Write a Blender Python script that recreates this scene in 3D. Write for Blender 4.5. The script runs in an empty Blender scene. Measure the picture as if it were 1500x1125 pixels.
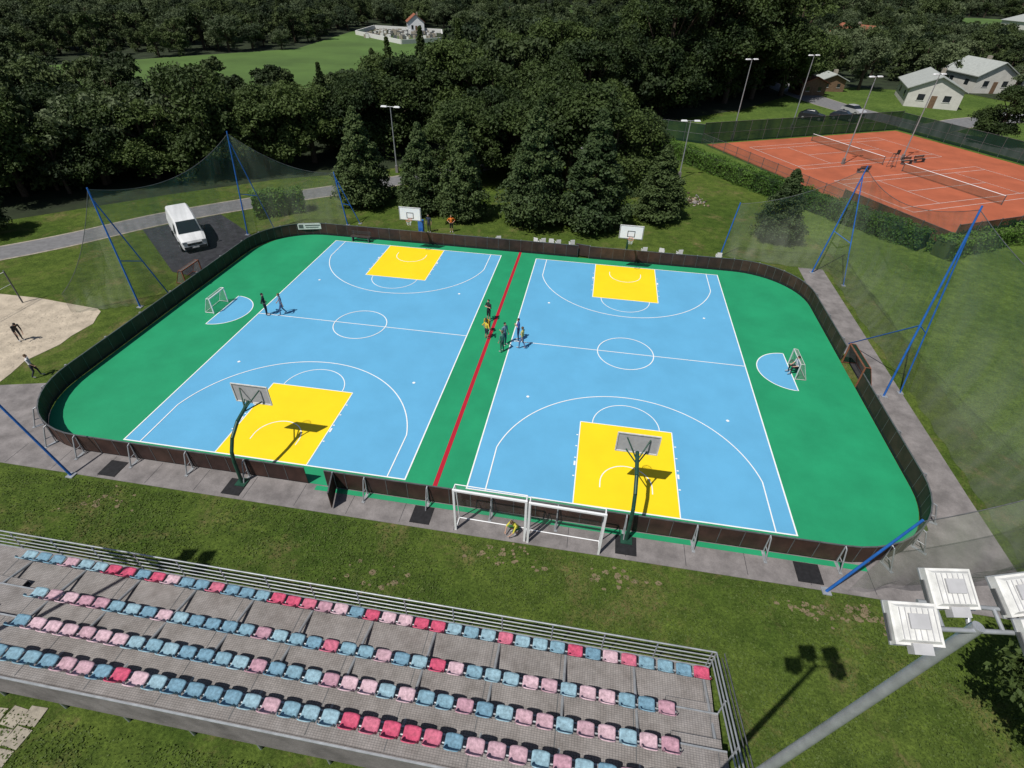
import bpy, math, random
import numpy as np
from mathutils import Vector, Matrix
random.seed(7); np.random.seed(7)
rnd=random.random
def U(a,b): return a+(b-a)*random.random()
SC=bpy.context.scene
COL=SC.collection
# ---------------------------------------------------------------- materials
def newmat(name):
    m=bpy.data.materials.new(name); m.use_nodes=True
    nt=m.node_tree; nt.nodes.clear()
    o=nt.nodes.new('ShaderNodeOutputMaterial'); b=nt.nodes.new('ShaderNodeBsdfPrincipled')
    nt.links.new(b.outputs[0],o.inputs[0])
    return m,nt,b,o
def c4(c): return (c[0],c[1],c[2],1)
def mat(name,col,rough=.7,var=.15,scale=3.,bump=0.,metal=0.,col2=None,detail=4,spec=.35,fine=0.):
    m,nt,b,o=newmat(name); L=nt.links
    tc=nt.nodes.new('ShaderNodeTexCoord'); n=nt.nodes.new('ShaderNodeTexNoise')
    n.inputs['Scale'].default_value=scale; n.inputs['Detail'].default_value=detail; n.inputs['Roughness'].default_value=.6
    L.new(tc.outputs['Object'],n.inputs['Vector'])
    r=nt.nodes.new('ShaderNodeValToRGB')
    a=[max(0,x*(1-var)) for x in col]; c=col2 or [min(1,x*(1+var)) for x in col]
    r.color_ramp.elements[0].position=.35; r.color_ramp.elements[1].position=.68
    r.color_ramp.elements[0].color=c4(a); r.color_ramp.elements[1].color=c4(c)
    L.new(n.outputs['Fac'],r.inputs[0]); last=r.outputs[0]
    if fine:
        n3=nt.nodes.new('ShaderNodeTexNoise'); n3.inputs['Scale'].default_value=22; n3.inputs['Detail'].default_value=4; n3.inputs['Roughness'].default_value=.75
        L.new(tc.outputs['Object'],n3.inputs['Vector']); mr=nt.nodes.new('ShaderNodeMapRange'); mr.inputs[1].default_value=.3; mr.inputs[2].default_value=.7; mr.inputs[3].default_value=1-fine; mr.inputs[4].default_value=1+fine
        L.new(n3.outputs['Fac'],mr.inputs[0]); vm=nt.nodes.new('ShaderNodeVectorMath'); vm.operation='SCALE'; L.new(last,vm.inputs[0]); L.new(mr.outputs[0],vm.inputs['Scale']); last=vm.outputs[0]
    L.new(last,b.inputs['Base Color'])
    b.inputs['Roughness'].default_value=rough; b.inputs['Metallic'].default_value=metal
    b.inputs['Specular IOR Level'].default_value=spec
    if bump:
        n2=nt.nodes.new('ShaderNodeTexNoise'); n2.inputs['Scale'].default_value=scale*8; n2.inputs['Detail'].default_value=3
        L.new(tc.outputs['Object'],n2.inputs['Vector'])
        bp=nt.nodes.new('ShaderNodeBump'); bp.inputs['Strength'].default_value=bump; bp.inputs['Distance'].default_value=.03
        L.new(n2.outputs['Fac'],bp.inputs['Height']); L.new(bp.outputs[0],b.inputs['Normal'])
    return m
def leafmat(name,c1,c2,tr=.25,scale=.35,lo=.38,hi=.98):
    m,nt,b,o=newmat(name); L=nt.links
    oi=nt.nodes.new('ShaderNodeObjectInfo'); tc=nt.nodes.new('ShaderNodeTexCoord')
    n=nt.nodes.new('ShaderNodeTexNoise'); n.inputs['Scale'].default_value=scale; n.inputs['Detail'].default_value=3
    L.new(tc.outputs['Object'],n.inputs['Vector'])
    ad=nt.nodes.new('ShaderNodeMath'); ad.operation='MULTIPLY_ADD'; ad.inputs[1].default_value=.55
    L.new(oi.outputs['Random'],ad.inputs[0]); L.new(n.outputs['Fac'],ad.inputs[2])
    r=nt.nodes.new('ShaderNodeValToRGB'); r.color_ramp.elements[0].position=lo; r.color_ramp.elements[1].position=hi
    r.color_ramp.elements[0].color=c4(c1); r.color_ramp.elements[1].color=c4(c2)
    L.new(ad.outputs[0],r.inputs[0]); L.new(r.outputs[0],b.inputs['Base Color'])
    b.inputs['Roughness'].default_value=.65; b.inputs['Specular IOR Level'].default_value=.25
    t=nt.nodes.new('ShaderNodeBsdfTranslucent'); L.new(r.outputs[0],t.inputs[0])
    mx=nt.nodes.new('ShaderNodeMixShader'); mx.inputs[0].default_value=tr
    L.new(b.outputs[0],mx.inputs[1]); L.new(t.outputs[0],mx.inputs[2]); L.new(mx.outputs[0],o.inputs[0])
    return m
def netmat(name,col,dens,scale=.6,var=.12):
    m,nt,b,o=newmat(name); L=nt.links
    b.inputs['Base Color'].default_value=c4(col); b.inputs['Roughness'].default_value=.8; b.inputs['Specular IOR Level'].default_value=.1
    t=nt.nodes.new('ShaderNodeBsdfTransparent'); mx=nt.nodes.new('ShaderNodeMixShader')
    tc=nt.nodes.new('ShaderNodeTexCoord'); n=nt.nodes.new('ShaderNodeTexNoise'); n.inputs['Scale'].default_value=scale; n.inputs['Detail'].default_value=2
    mp=nt.nodes.new('ShaderNodeMapping'); mp.inputs['Scale'].default_value=(2.2,2.2,.35)
    L.new(tc.outputs['Object'],mp.inputs[0]); L.new(mp.outputs[0],n.inputs['Vector'])
    mr=nt.nodes.new('ShaderNodeMapRange'); mr.inputs[1].default_value=.3; mr.inputs[2].default_value=.7
    mr.inputs[3].default_value=dens-var; mr.inputs[4].default_value=dens+var
    L.new(n.outputs['Fac'],mr.inputs[0]); L.new(mr.outputs[0],mx.inputs[0])
    L.new(t.outputs[0],mx.inputs[1]); L.new(b.outputs[0],mx.inputs[2]); L.new(mx.outputs[0],o.inputs[0])
    return m
def grassmat(name,g1,g2,dr=(.53,.68)):
    m,nt,b,o=newmat(name); L=nt.links
    tc=nt.nodes.new('ShaderNodeTexCoord')
    def noise(s,d,r=.6,dist=0):
        n=nt.nodes.new('ShaderNodeTexNoise'); n.inputs['Scale'].default_value=s; n.inputs['Detail'].default_value=d
        n.inputs['Roughness'].default_value=r; n.inputs['Distortion'].default_value=dist
        L.new(tc.outputs['Object'],n.inputs['Vector']); return n
    def ramp(f,p0,c0,p1,c1):
        r=nt.nodes.new('ShaderNodeValToRGB'); r.color_ramp.elements[0].position=p0; r.color_ramp.elements[1].position=p1
        r.color_ramp.elements[0].color=c4(c0); r.color_ramp.elements[1].color=c4(c1); L.new(f,r.inputs[0]); return r
    def mix(fac,a,bb,bt='MIX'):
        x=nt.nodes.new('ShaderNodeMix'); x.data_type='RGBA'; x.blend_type=bt
        if isinstance(fac,float): x.inputs[0].default_value=fac
        else: L.new(fac,x.inputs[0])
        L.new(a,x.inputs[6]); 
        if isinstance(bb,tuple): x.inputs[7].default_value=bb
        else: L.new(bb,x.inputs[7])
        return x.outputs[2]
    big=ramp(noise(.13,6,.65).outputs['Fac'],.35,g1,.66,g2)
    mid=ramp(noise(1.3,7,.75).outputs['Fac'],.32,(.50,.55,.5),.70,(1.35,1.28,1.15))
    fine=ramp(noise(9,5,.8).outputs['Fac'],.30,(.35,.4,.35),.70,(1.65,1.6,1.5))
    c=mix(1.,big.outputs[0],mid.outputs[0],'MULTIPLY'); c=mix(1.,c,fine.outputs[0],'MULTIPLY')
    dry=ramp(noise(.36,9,.75,.5).outputs['Fac'],dr[0],(0,0,0),dr[1],(1,1,1))
    dry2=mix(1.,dry.outputs[0],ramp(noise(3.5,6,.8).outputs['Fac'],.38,(0,0,0),.6,(.9,.9,.9)).outputs[0],'MULTIPLY')
    c=mix(dry2,c,(.20,.15,.075,1))
    L.new(c,b.inputs['Base Color']); b.inputs['Roughness'].default_value=.9; b.inputs['Specular IOR Level'].default_value=.1
    bp=nt.nodes.new('ShaderNodeBump'); bp.inputs['Strength'].default_value=.7; bp.inputs['Distance'].default_value=.08
    L.new(noise(12,5,.8).outputs['Fac'],bp.inputs['Height']); L.new(bp.outputs[0],b.inputs['Normal'])
    return m
M={}
M['grass']=grassmat('grass',(.050,.088,.017),(.088,.128,.028))
M['blade']=leafmat('grass_blade',(.045,.080,.014),(.105,.150,.034),.3,.8,.3,.8)
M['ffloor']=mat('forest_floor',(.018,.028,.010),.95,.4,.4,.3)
M['lawn']=grassmat('lawn',(.060,.105,.024),(.10,.155,.038),(.62,.8))
M['meadow']=mat('meadow',(.072,.130,.027),.9,.22,.05,detail=9,fine=.15)
M['soil']=mat('soil',(.17,.135,.08),.95,.25,2,.4,detail=8,fine=.2)
M['conc']=mat('concrete',(.19,.175,.172),.85,.28,1.1,.3,detail=9,fine=.14)
M['asph']=mat('asphalt',(.16,.16,.165),.9,.15,2.,.3)
M['asphd']=mat('dark_asphalt',(.035,.036,.042),.85,.3,1.5,.3)
M['green']=mat('court_green',(.016,.265,.118),.55,.10,.45,.12,detail=8,fine=.05)
M['blue']=mat('court_blue',(.115,.375,.60),.5,.055,.4,.12,detail=8,fine=.03)
M['yellow']=mat('court_yellow',(.86,.62,.012),.5,.04,.5,.1,detail=7)
M['red']=mat('court_red',(.40,.012,.03),.55,.08,.5,.1)
M['line']=mat('line_white',(.78,.80,.80),.5,.05,2)
M['board']=mat('board_brown',(.046,.023,.018),.6,.35,1.2,.1,fine=.15)
M['galv']=mat('galvanised_steel',(.36,.38,.40),.45,.15,4,metal=.4)
M['steeld']=mat('steel_dark',(.12,.125,.13),.5,.2,4,metal=.3)
M['white']=mat('white_paint',(.78,.79,.80),.4,.04,3)
M['whited']=mat('white_weathered',(.62,.62,.60),.6,.15,6)
M['polegreen']=mat('pole_green',(.015,.06,.04),.45,.2,3)
M['poleblue']=mat('pole_blue',(.02,.12,.42),.45,.15,3)
M['bb']=mat('backboard_back',(.42,.42,.43),.5,.08,5)
M['orange']=mat('rim_orange',(.7,.13,.02),.4,.05,3)
M['black']=mat('rubber_black',(.014,.014,.016),.7,.3,6)
M['glass']=mat('window_glass',(.015,.02,.025),.08,.1,2,spec=.6)
M['lens']=mat('lamp_glass',(.30,.32,.34),.15,.1,8,spec=.6)
M['sand']=mat('sand',(.42,.36,.28),.95,.2,1.2,.8,detail=9,fine=.14)
M['clay']=mat('clay',(.37,.098,.046),.9,.15,.3,.1,detail=8,fine=.06)
M['net']=netmat('net_mesh',(.22,.25,.19),.24)
M['netd']=netmat('goal_net',(.3,.3,.28),.30,4)
M['nett']=netmat('thin_goal_net',(.4,.4,.4),.07,4,.03)
M['screen']=netmat('windscreen_mesh',(.012,.035,.022),.85,.4,.08)
M['fencem']=netmat('fence_mesh',(.05,.08,.06),.35,.4,.08)
M['bark']=mat('bark',(.07,.05,.035),.95,.3,6,.5)
M['leafc']=leafmat('leaf_dark_conifer',(.020,.040,.015),(.064,.096,.030),.12,.5)
M['leafd']=leafmat('leaf_deciduous',(.013,.028,.008),(.070,.105,.026),.22,.3)
M['leaff']=leafmat('leaf_forest',(.012,.025,.009),(.080,.112,.036),.2,1.5)
M['leafh']=leafmat('leaf_hedge',(.035,.085,.014),(.10,.19,.03),.25,.6)
M['leafl']=leafmat('leaf_light',(.035,.058,.028),(.125,.160,.075),.25,.3)
M['plaster']=mat('plaster',(.55,.54,.50),.85,.08,1.)
M['rooft']=mat('roof_tile',(.25,.09,.05),.8,.2,3)
M['roofg']=mat('roof_grey',(.34,.36,.34),.7,.1,2)
M['wood']=mat('wood',(.16,.10,.06),.8,.2,3)
M['woodd']=mat('wood_dark',(.045,.038,.032),.8,.2,3)
M['stone']=mat('stone',(.30,.27,.22),.9,.25,3,.4)
def floormat():
    m,nt,b,o=newmat('stand_grating'); L=nt.links
    tc=nt.nodes.new('ShaderNodeTexCoord'); br=nt.nodes.new('ShaderNodeTexBrick')
    br.inputs['Scale'].default_value=1; br.inputs['Brick Width'].default_value=.085; br.inputs['Row Height'].default_value=.06; br.offset=0
    br.inputs['Mortar Size'].default_value=.008; br.inputs['Color1'].default_value=(.235,.22,.212,1); br.inputs['Color2'].default_value=(.27,.25,.24,1); br.inputs['Mortar'].default_value=(.15,.14,.138,1)
    L.new(tc.outputs['Object'],br.inputs['Vector'])
    n=nt.nodes.new('ShaderNodeTexNoise'); n.inputs['Scale'].default_value=1.5; n.inputs['Detail'].default_value=9; n.inputs['Roughness'].default_value=.75; L.new(tc.outputs['Object'],n.inputs['Vector'])
    r=nt.nodes.new('ShaderNodeValToRGB'); r.color_ramp.elements[0].position=.3; r.color_ramp.elements[0].color=(.62,.6,.58,1); r.color_ramp.elements[1].position=.62; r.color_ramp.elements[1].color=(1.12,1.12,1.12,1)
    L.new(n.outputs['Fac'],r.inputs[0])
    x=nt.nodes.new('ShaderNodeMix'); x.data_type='RGBA'; x.blend_type='MULTIPLY'; x.inputs[0].default_value=1
    L.new(br.outputs[0],x.inputs[6]); L.new(r.outputs[0],x.inputs[7]); L.new(x.outputs[2],b.inputs['Base Color']); b.inputs['Roughness'].default_value=.75
    return m
M['floor']=floormat()
SEATC=[]
for i,c in enumerate([(.19,.33,.41),(.25,.39,.46),(.15,.28,.37),(.48,.31,.36),(.56,.39,.44),(.44,.25,.31),(.52,.08,.15),(.52,.14,.21)]):
    SEATC.append(mat('seat_plastic_%d'%i,c,.55,.28,9,detail=7,fine=.15))
# ---------------------------------------------------------------- mesh builder
class MB:
    def __init__(s): s.v=[];s.f=[];s.m=[];s.mats=[];s.sm=[]
    def mi(s,k):
        k=M[k] if isinstance(k,str) else k
        if k not in s.mats: s.mats.append(k)
        return s.mats.index(k)
    def add(s,vs,fs,k,sm=False):
        o=len(s.v); s.v+= [tuple(v) for v in vs]; i=s.mi(k)
        for f in fs: s.f.append(tuple(o+a for a in f)); s.m.append(i); s.sm.append(sm)
    def box(s,c,d,k,rz=0,taper=1.,M3=None):
        x,y,z=d[0]/2,d[1]/2,d[2]/2; vs=[]
        for zz,t in ((-z,1),(z,taper)):
            for a,b in ((-x,-y),(x,-y),(x,y),(-x,y)):
                p=Vector((a*t,b*t,zz))
                if M3: p=M3@p
                if rz: p=Matrix.Rotation(rz,3,'Z')@p
                vs.append(p+Vector(c))
        s.add(vs,[(3,2,1,0),(4,5,6,7),(0,1,5,4),(1,2,6,5),(2,3,7,6),(3,0,4,7)],k)
    def tube(s,p0,p1,r0,k,r1=None,n=8,cap=True):
        r1=r0 if r1 is None else r1; p0=Vector(p0);p1=Vector(p1); d=(p1-p0)
        if d.length<1e-6: return
        d.normalize(); a=d.orthogonal().normalized(); b=d.cross(a); vs=[]
        for p,r in ((p0,r0),(p1,r1)):
            for i in range(n):
                t=2*math.pi*i/n; vs.append(p+a*math.cos(t)*r+b*math.sin(t)*r)
        fs=[(i,(i+1)%n,n+(i+1)%n,n+i) for i in range(n)]
        s.add(vs,fs,k,True)
        if cap: s.add(vs,[tuple(range(n-1,-1,-1)),tuple(range(n,2*n))],k)
    def path(s,pts,r,k,n=6):
        for a,b in zip(pts[:-1],pts[1:]): s.tube(a,b,r,k,n=n)
    def ball(s,c,r,k,seg=10,rings=7):
        if not hasattr(r,'__len__'): r=(r,r,r)
        vs=[(c[0],c[1],c[2]-r[2])]
        for j in range(1,rings):
            ph=math.pi*j/rings-math.pi/2
            for i in range(seg):
                t=2*math.pi*i/seg; vs.append((c[0]+r[0]*math.cos(ph)*math.cos(t),c[1]+r[1]*math.cos(ph)*math.sin(t),c[2]+r[2]*math.sin(ph)))
        vs.append((c[0],c[1],c[2]+r[2])); fs=[]
        for i in range(seg):
            fs.append((0,1+(i+1)%seg,1+i))
            for j in range(rings-2):
                a=1+j*seg; fs.append((a+i,a+(i+1)%seg,a+seg+(i+1)%seg,a+seg+i))
            a=1+(rings-2)*seg; fs.append((a+i,a+(i+1)%seg,len(vs)-1))
        s.add(vs,fs,k,True)
    def poly(s,pts,z,k): s.add([(p[0],p[1],z) for p in pts],[tuple(range(len(pts)))],k)
    def slab(s,pts,z0,z1,k):
        n=len(pts); vs=[(p[0],p[1],z0) for p in pts]+[(p[0],p[1],z1) for p in pts]
        s.add(vs,[tuple(range(n,2*n))]+[(i,(i+1)%n,n+(i+1)%n,n+i) for i in range(n)],k)
    def strip(s,pts,w,z,k,closed=False):
        P=[Vector((p[0],p[1])) for p in pts]; n=len(P); vs=[]
        for i in range(n):
            if closed: a,b=P[(i-1)%n],P[(i+1)%n]
            else: a,b=P[max(i-1,0)],P[min(i+1,n-1)]
            d=(b-a).normalized(); q=Vector((-d.y,d.x))*w/2
            vs+= [(P[i].x+q.x,P[i].y+q.y,z),(P[i].x-q.x,P[i].y-q.y,z)]
        fs=[(2*i+1,2*i+3,2*i+2,2*i) for i in range(n-1)]
        if closed: fs.append((2*n-1,1,0,2*n-2))
        s.add(vs,fs,k)
    def mesh(s,name):
        me=bpy.data.meshes.new(name); me.from_pydata(s.v,[],s.f)
        for m in s.mats: me.materials.append(m)
        me.polygons.foreach_set('material_index',s.m); me.polygons.foreach_set('use_smooth',s.sm); me.update(); return me
    def obj(s,name,loc=(0,0,0),rz=0,parent=None):
        return place(name,s.mesh(name),loc,rz,parent)
def place(name,me,loc=(0,0,0),rz=0,parent=None,sc=1):
    o=bpy.data.objects.new(name,me); COL.objects.link(o); o.location=loc; o.rotation_euler=(0,0,rz)
    o.scale=(sc,sc,sc) if not hasattr(sc,'__len__') else sc
    if parent: o.parent=parent
    return o
def empty(name,loc=(0,0,0),rz=0):
    return place(name,None,loc,rz)
def arc(cx,cy,r,a0,a1,n=32):
    return [(cx+r*math.cos(math.radians(a0+(a1-a0)*i/n)),cy+r*math.sin(math.radians(a0+(a1-a0)*i/n))) for i in range(n+1)]
# ---------------------------------------------------------------- ground
b=MB(); S=2500; b.poly([(-S,-S),(S,-S),(S,S),(-S,S)],0,'grass'); b.obj('ground')
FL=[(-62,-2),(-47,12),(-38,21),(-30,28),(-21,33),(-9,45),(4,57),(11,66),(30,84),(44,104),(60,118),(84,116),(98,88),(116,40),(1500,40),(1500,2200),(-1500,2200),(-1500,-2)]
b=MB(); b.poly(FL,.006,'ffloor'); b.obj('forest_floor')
b=MB(); F1=[(-122,88),(-84,138),(-90,195),(-46,176),(-30,125),(-22,72),(-52,44),(-95,62)]
b.poly(F1,.012,'meadow'); b.obj('meadow')
b=MB(); F2=[(-10,112),(14,112),(24,190),(-12,190)]
b.poly(F2,.012,'meadow'); b.obj('meadow')
F3=[(130,200),(235,225),(350,430),(190,450)]; b=MB(); b.poly(F3,.012,'meadow'); b.obj('meadow')
F4=[(-85,290),(0,280),(60,420),(-50,430)]; b=MB(); b.poly(F4,.012,'meadow'); b.obj('meadow')
F5=[(-240,250),(-160,240),(-150,340),(-250,350)]; b=MB(); b.poly(F5,.012,'meadow'); b.obj('meadow')
b=MB(); b.poly([(28,15),(24,38),(13,55),(13,64),(31,83),(45,103),(60,117),(83,115),(97,88),(115,40),(115,-40),(60,-40),(28,-5)],.010,'lawn'); b.obj('lawn')
# paths & road
def rrect(x,y,r,n=14):
    p=[]
    for cx,cy,a in ((x-r,y-r,0),(-x+r,y-r,90),(-x+r,-y+r,180),(x-r,-y+r,270)):
        p+=arc(cx,cy,r,a,a+90,n)
    return p
b=MB()
b.slab([(-27,-15.45),(25.3,-15.6),(25.3,-9),(23.0,-9),(22.5,-11.6),(17,-13.9),(-17,-13.9),(-22.3,-11.5),(-23,-9),(-23.4,-9.4),(-31,-11.5),(-31,-15.45)],-.05,.02,'conc')
b.slab([(23.05,-9),(25.3,-9),(25.6,16),(23.6,16)],-.05,.019,'conc')
for x in np.arange(-26,25,2.5): b.box((x,-14.75,.0215),(.02,1.3,.002),'asphd')
for x,w in ((-15.6,.9),(-9.2,.9),(-.1,.9),(9.0,.9),(16.5,1.0)): b.box((x,-14.85,.034),(w,.95,.025),'black')
b.obj('concrete_walkway')
def road(name,pts,w,k,z=.016):
    b=MB(); 
    P=[]
    for i in range(len(pts)-1):
        a=Vector(pts[max(i-1,0)]);p=Vector(pts[i]);q=Vector(pts[i+1]);d=Vector(pts[min(i+2,len(pts)-1)])
        for t in np.linspace(0,1,9)[:-1]:
            P.append(.5*((2*p)+(q-a)*t+(2*a-5*p+4*q-d)*t*t+(3*p-a-3*q+d)*t**3))
    P.append(Vector(pts[-1])); b.strip(P,w,z+.004,k); b.strip(P,w+.5,z,'stone'); return b.obj(name)
road('asphalt_road',[(-75,-22),(-60,-10),(-42.3,4.8),(-34.6,14.5),(-27.3,21.6),(-18,29.5),(-6,41),(7,55),(12,66),(15,90)],3.0,'asph')
road('village_road',[(98,2),(86,25),(75.5,43.5),(59,76),(48,97),(43,125),(46,170),(70,240)],6.5,'asph')
road('village_road',[(59,76),(75,88),(110,98),(160,120)],5,'asph',.026)
b=MB(); b.slab([(-34.5,11.6),(-30,16.6),(-27,14.5),(-24.3,12.5),(-24.2,4.2),(-26.5,4.6)],-.03,.03,'asphd'); b.obj('parking_pad')
b=MB(); P=[(-60,-1.2),(-33,-1.1),(-30,-1.4),(-27.8,-1.6),(-27.3,-1.9),(-27.0,-2.6),(-26.6,-3.4),(-26.8,-5),(-26.7,-6),(-27.3,-8),(-27.0,-9.2),(-26.9,-10.0),(-40,-13),(-60,-13)]; b.slab(P,-.03,.02,'sand')
for i in range(700):
    x=U(-36,-27.4);y=U(-9.5,-2.2); b.ball((x,y,.012),(U(.08,.25),U(.08,.25),U(.012,.028)),'sand',6,4)
b.obj('sand_court')
b=MB()
for y in (-1.9,-10.5): b.tube((-33.5,y,0),(-33.5,y,2.5),.05,'steeld')
b.tube((-33.5,-1.9,2.4),(-33.5,-10.5,2.4),.02,'white'); b.tube((-33.5,-1.9,1.5),(-33.5,-10.5,1.5),.012,'white')
b.add([(-33.5,-1.9,1.5),(-33.5,-10.5,1.5),(-33.5,-10.5,2.4),(-33.5,-1.9,2.4)],[(0,1,2,3)],'nett'); b.obj('volleyball_net')
b=MB(); 
for i in range(5):
    for j in range(5): b.box((-12.6+i*.62+U(-.05,.05),-27.9+j*.62+(i*.12),.005),(.58,.56,.05),'stone',U(-.08,.08))
b.obj('paving_stones')
b=MB()
for cx,cy,r,n in ((16.1,-16.5,.30,26),(18.2,-16.4,.42,40),(4.3,-16.2,.6,30),(8.6,-16.6,.5,20),(-14.2,-16.7,.5,20),(-1,-18.2,.6,18)):
    for i in range(n):
        x=cx+random.gauss(0,r*1.5);y=cy+random.gauss(0,r*.7);rr=U(.04,.16)
        b.poly([(x+rr*U(.6,1.2)*math.cos(t),y+rr*U(.5,1)*math.sin(t)) for t in np.linspace(0,6.28,9)[:-1]],.008+i*.0004,'soil')
b.obj('bare_soil')
# ---------------------------------------------------------------- court
W=15.0;LH=12.98;G=1.52
b=MB(); b.slab(rrect(22.75,14.0,5.0),.0,.030,'green'); 
b.slab([(-5.5,-14.34),(19.0,-14.34),(19.0,-14.07),(-5.5,-14.07)],-.02,.030,'green')
for cx in (-G-W/2,G+W/2):
    x0,x1=cx-W/2,cx+W/2
    b.poly([(x0,-LH),(x1,-LH),(x1,LH),(x0,LH)],.036,'blue')
    b.strip([(x0,-LH),(x0,LH)],.07,.048,'line'); b.strip([(x1,-LH),(x1,LH)],.07,.048,'line')
    b.strip([(x0,0),(x1,0)],.06,.052,'line')
    b.strip(arc(cx,0,1.8,0,360,48)[:-1],.06,.056,'line',True)
    for s in (-1,1):
        y=s*LH; b.strip([(x0-.035,y),(x1+.035,y)],.07,.052,'line')
        yf=s*(LH-5.8); pts=[(cx-2.45,y-s*.04),(cx+2.45,y-s*.04),(cx+2.45,yf),(cx-2.45,yf)]
        b.poly(pts if s<0 else pts[::-1],.042,'yellow')
        b.strip([(cx-2.45,yf),(cx+2.45,yf)],.05,.048,'line')
        for q in (-1,1):
            b.strip([(cx+q*2.45,y),(cx+q*2.45,yf)],.05,.0465,'line')
            for d in (1.75,2.6,3.0,3.85,4.7): b.strip([(cx+q*2.5,y-s*d),(cx+q*2.60,y-s*d)],.07 if d!=2.6 else .3,.05,'line')
        b.strip([(px,yf-s*(py)) for px,py in arc(cx,0,1.8,0,180,28)],.05,.05,'line')
        hy=LH-1.575
        a=math.degrees(math.acos(6.6/6.75)); pts=[(cx-6.6,LH)]+[(cx-6.75*math.cos(math.radians(t)),hy-6.75*math.sin(math.radians(t))) for t in np.linspace(a,180-a,56)]+[(cx+6.6,LH)]
        b.strip([(px,s*py) for px,py in pts],.06,.054,'line')
        pts=[(cx-1.25,hy+.35)]+[(cx-1.25*math.cos(t),hy-1.25*math.sin(t)) for t in np.linspace(0,math.pi,24)]+[(cx+1.25,hy+.35)]
        b.strip([(px,s*py) for px,py in pts],.05,.05,'line')
        for q in (-1,1):
            b.poly([(cx+q*5.6+.09*math.cos(t),s*5.6+.09*math.sin(t)) for t in np.linspace(0,6.28,13)[:-1]],.05,'line')
b.strip([(0,-14),(0,14)],.22,.036,'red')
for s in (-1,1):
    gx=s*19.25; a=arc(gx,0,2.0,90 if s>0 else -90,270 if s>0 else 90,30)
    b.poly(a,.036,'blue'); b.strip(a+[a[0]],.06,.042,'line')
b.obj('sports_court')
# ---------------------------------------------------------------- rink boards
path=[]
def seg(p,q,st=1.0):
    n=max(1,round(math.dist(p,q)/st)); return [(p[0]+(q[0]-p[0])*i/n,p[1]+(q[1]-p[1])*i/n) for i in range(n)]
X,Y,R=22.8,14.04,5.0
path+=seg((-(X-R),-Y),(X-R,-Y)); path+=arc(X-R,-Y+R,R,-90,0,12)[:-1]; path+=seg((X,-Y+R),(X,Y-R)); path+=arc(X-R,Y-R,R,0,90,12)[:-1]
path+=seg((X-R,Y),(-(X-R),Y)); path+=arc(-X+R,Y-R,R,90,180,12)[:-1]; path+=seg((-X,Y-R),(-X,-Y+R)); path+=arc(-X+R,-Y+R,R,180,270,12)[:-1]
b=MB(); n=len(path)
def gap(m):
    x,y=m
    return (y<-14 and -5.75<x<-4.5) or (y>14 and 5.0<x<5.9)
bcols=[mat('board_panel_%d'%i,c,.6,.35,1.2,.1,fine=.15) for i,c in enumerate([(.046,.023,.018),(.052,.028,.021),(.038,.020,.017)])]
for i in range(n):
    p=Vector(path[i]+(0,));q=Vector(path[(i+1)%n]+(0,)); m=(p+q)/2
    d=(q-p).normalized(); o=Vector((d.y,-d.x,0)); ln=(q-p).length
    if gap(m.xy): continue
    if m.x>22.7 and abs(m.y-.4)<1.3: continue
    rz=math.atan2(d.y,d.x)
    b.box(m+Vector((0,0,.60))+o*.0,(ln+.004,.03,.98),bcols[random.choice([0,0,1,2])],rz)
    b.box(m+Vector((0,0,1.11))+o*.0,(ln+.01,.06,.035),'steeld',rz)
    b.box(m+Vector((0,0,.12))-o*.017,(ln+.004,.006,.18),'black',rz)
    b.box(p+Vector((0,0,.6))+o*.022,(.03,.016,.97),'steeld',rz)
    b.box(p+Vector((0,0,.6))-o*.019,(.02,.008,.97),'steeld',rz)
    if i%3==0:
        t=p+o*.04
        b.tube(t+Vector((0,0,1.12)),t+o*.06+Vector((0,0,.02)),.028,'galv')
        b.path([t+Vector((0,0,1.13)),t+o*.14+Vector((0,0,1.08)),t+o*.50+Vector((0,0,.10)),t+o*.52+Vector((0,0,.02))],.032,'galv')
        b.tube(t+o*.07+Vector((0,0,.45)),t+o*.36+Vector((0,0,.45)),.02,'galv')
        b.box(t+o*.3+Vector((0,0,.035)),(.14,.62,.02),'galv',rz)
b.obj('rink_board_fence')
b=MB(); b.box((.62,0,.6),(1.2,.04,.98),'board'); b.box((.62,0,1.11),(1.22,.06,.04),'steeld'); b.tube((0,0,0),(0,0,1.14),.035,'galv'); b.tube((.1,-.03,.2),(1.15,-.03,1.0),.02,'galv')
b.obj('gate',(-4.5,-14.1,.03),math.radians(-75)); b.obj('gate',(5.95,14.1,.03),math.radians(170))
b=MB(); b.box((0,0,0),(2.2,.02,.55),'whited'); b.box((-.75,-.013,0),(.4,.006,.34),'steeld'); b.box((.25,-.013,.08),(1.3,.006,.09),'steeld'); b.box((.2,-.013,-.1),(1.1,.006,.07),'steeld')
b.obj('banner_sign',(-19.2,13.72,.85),math.radians(17))
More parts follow.
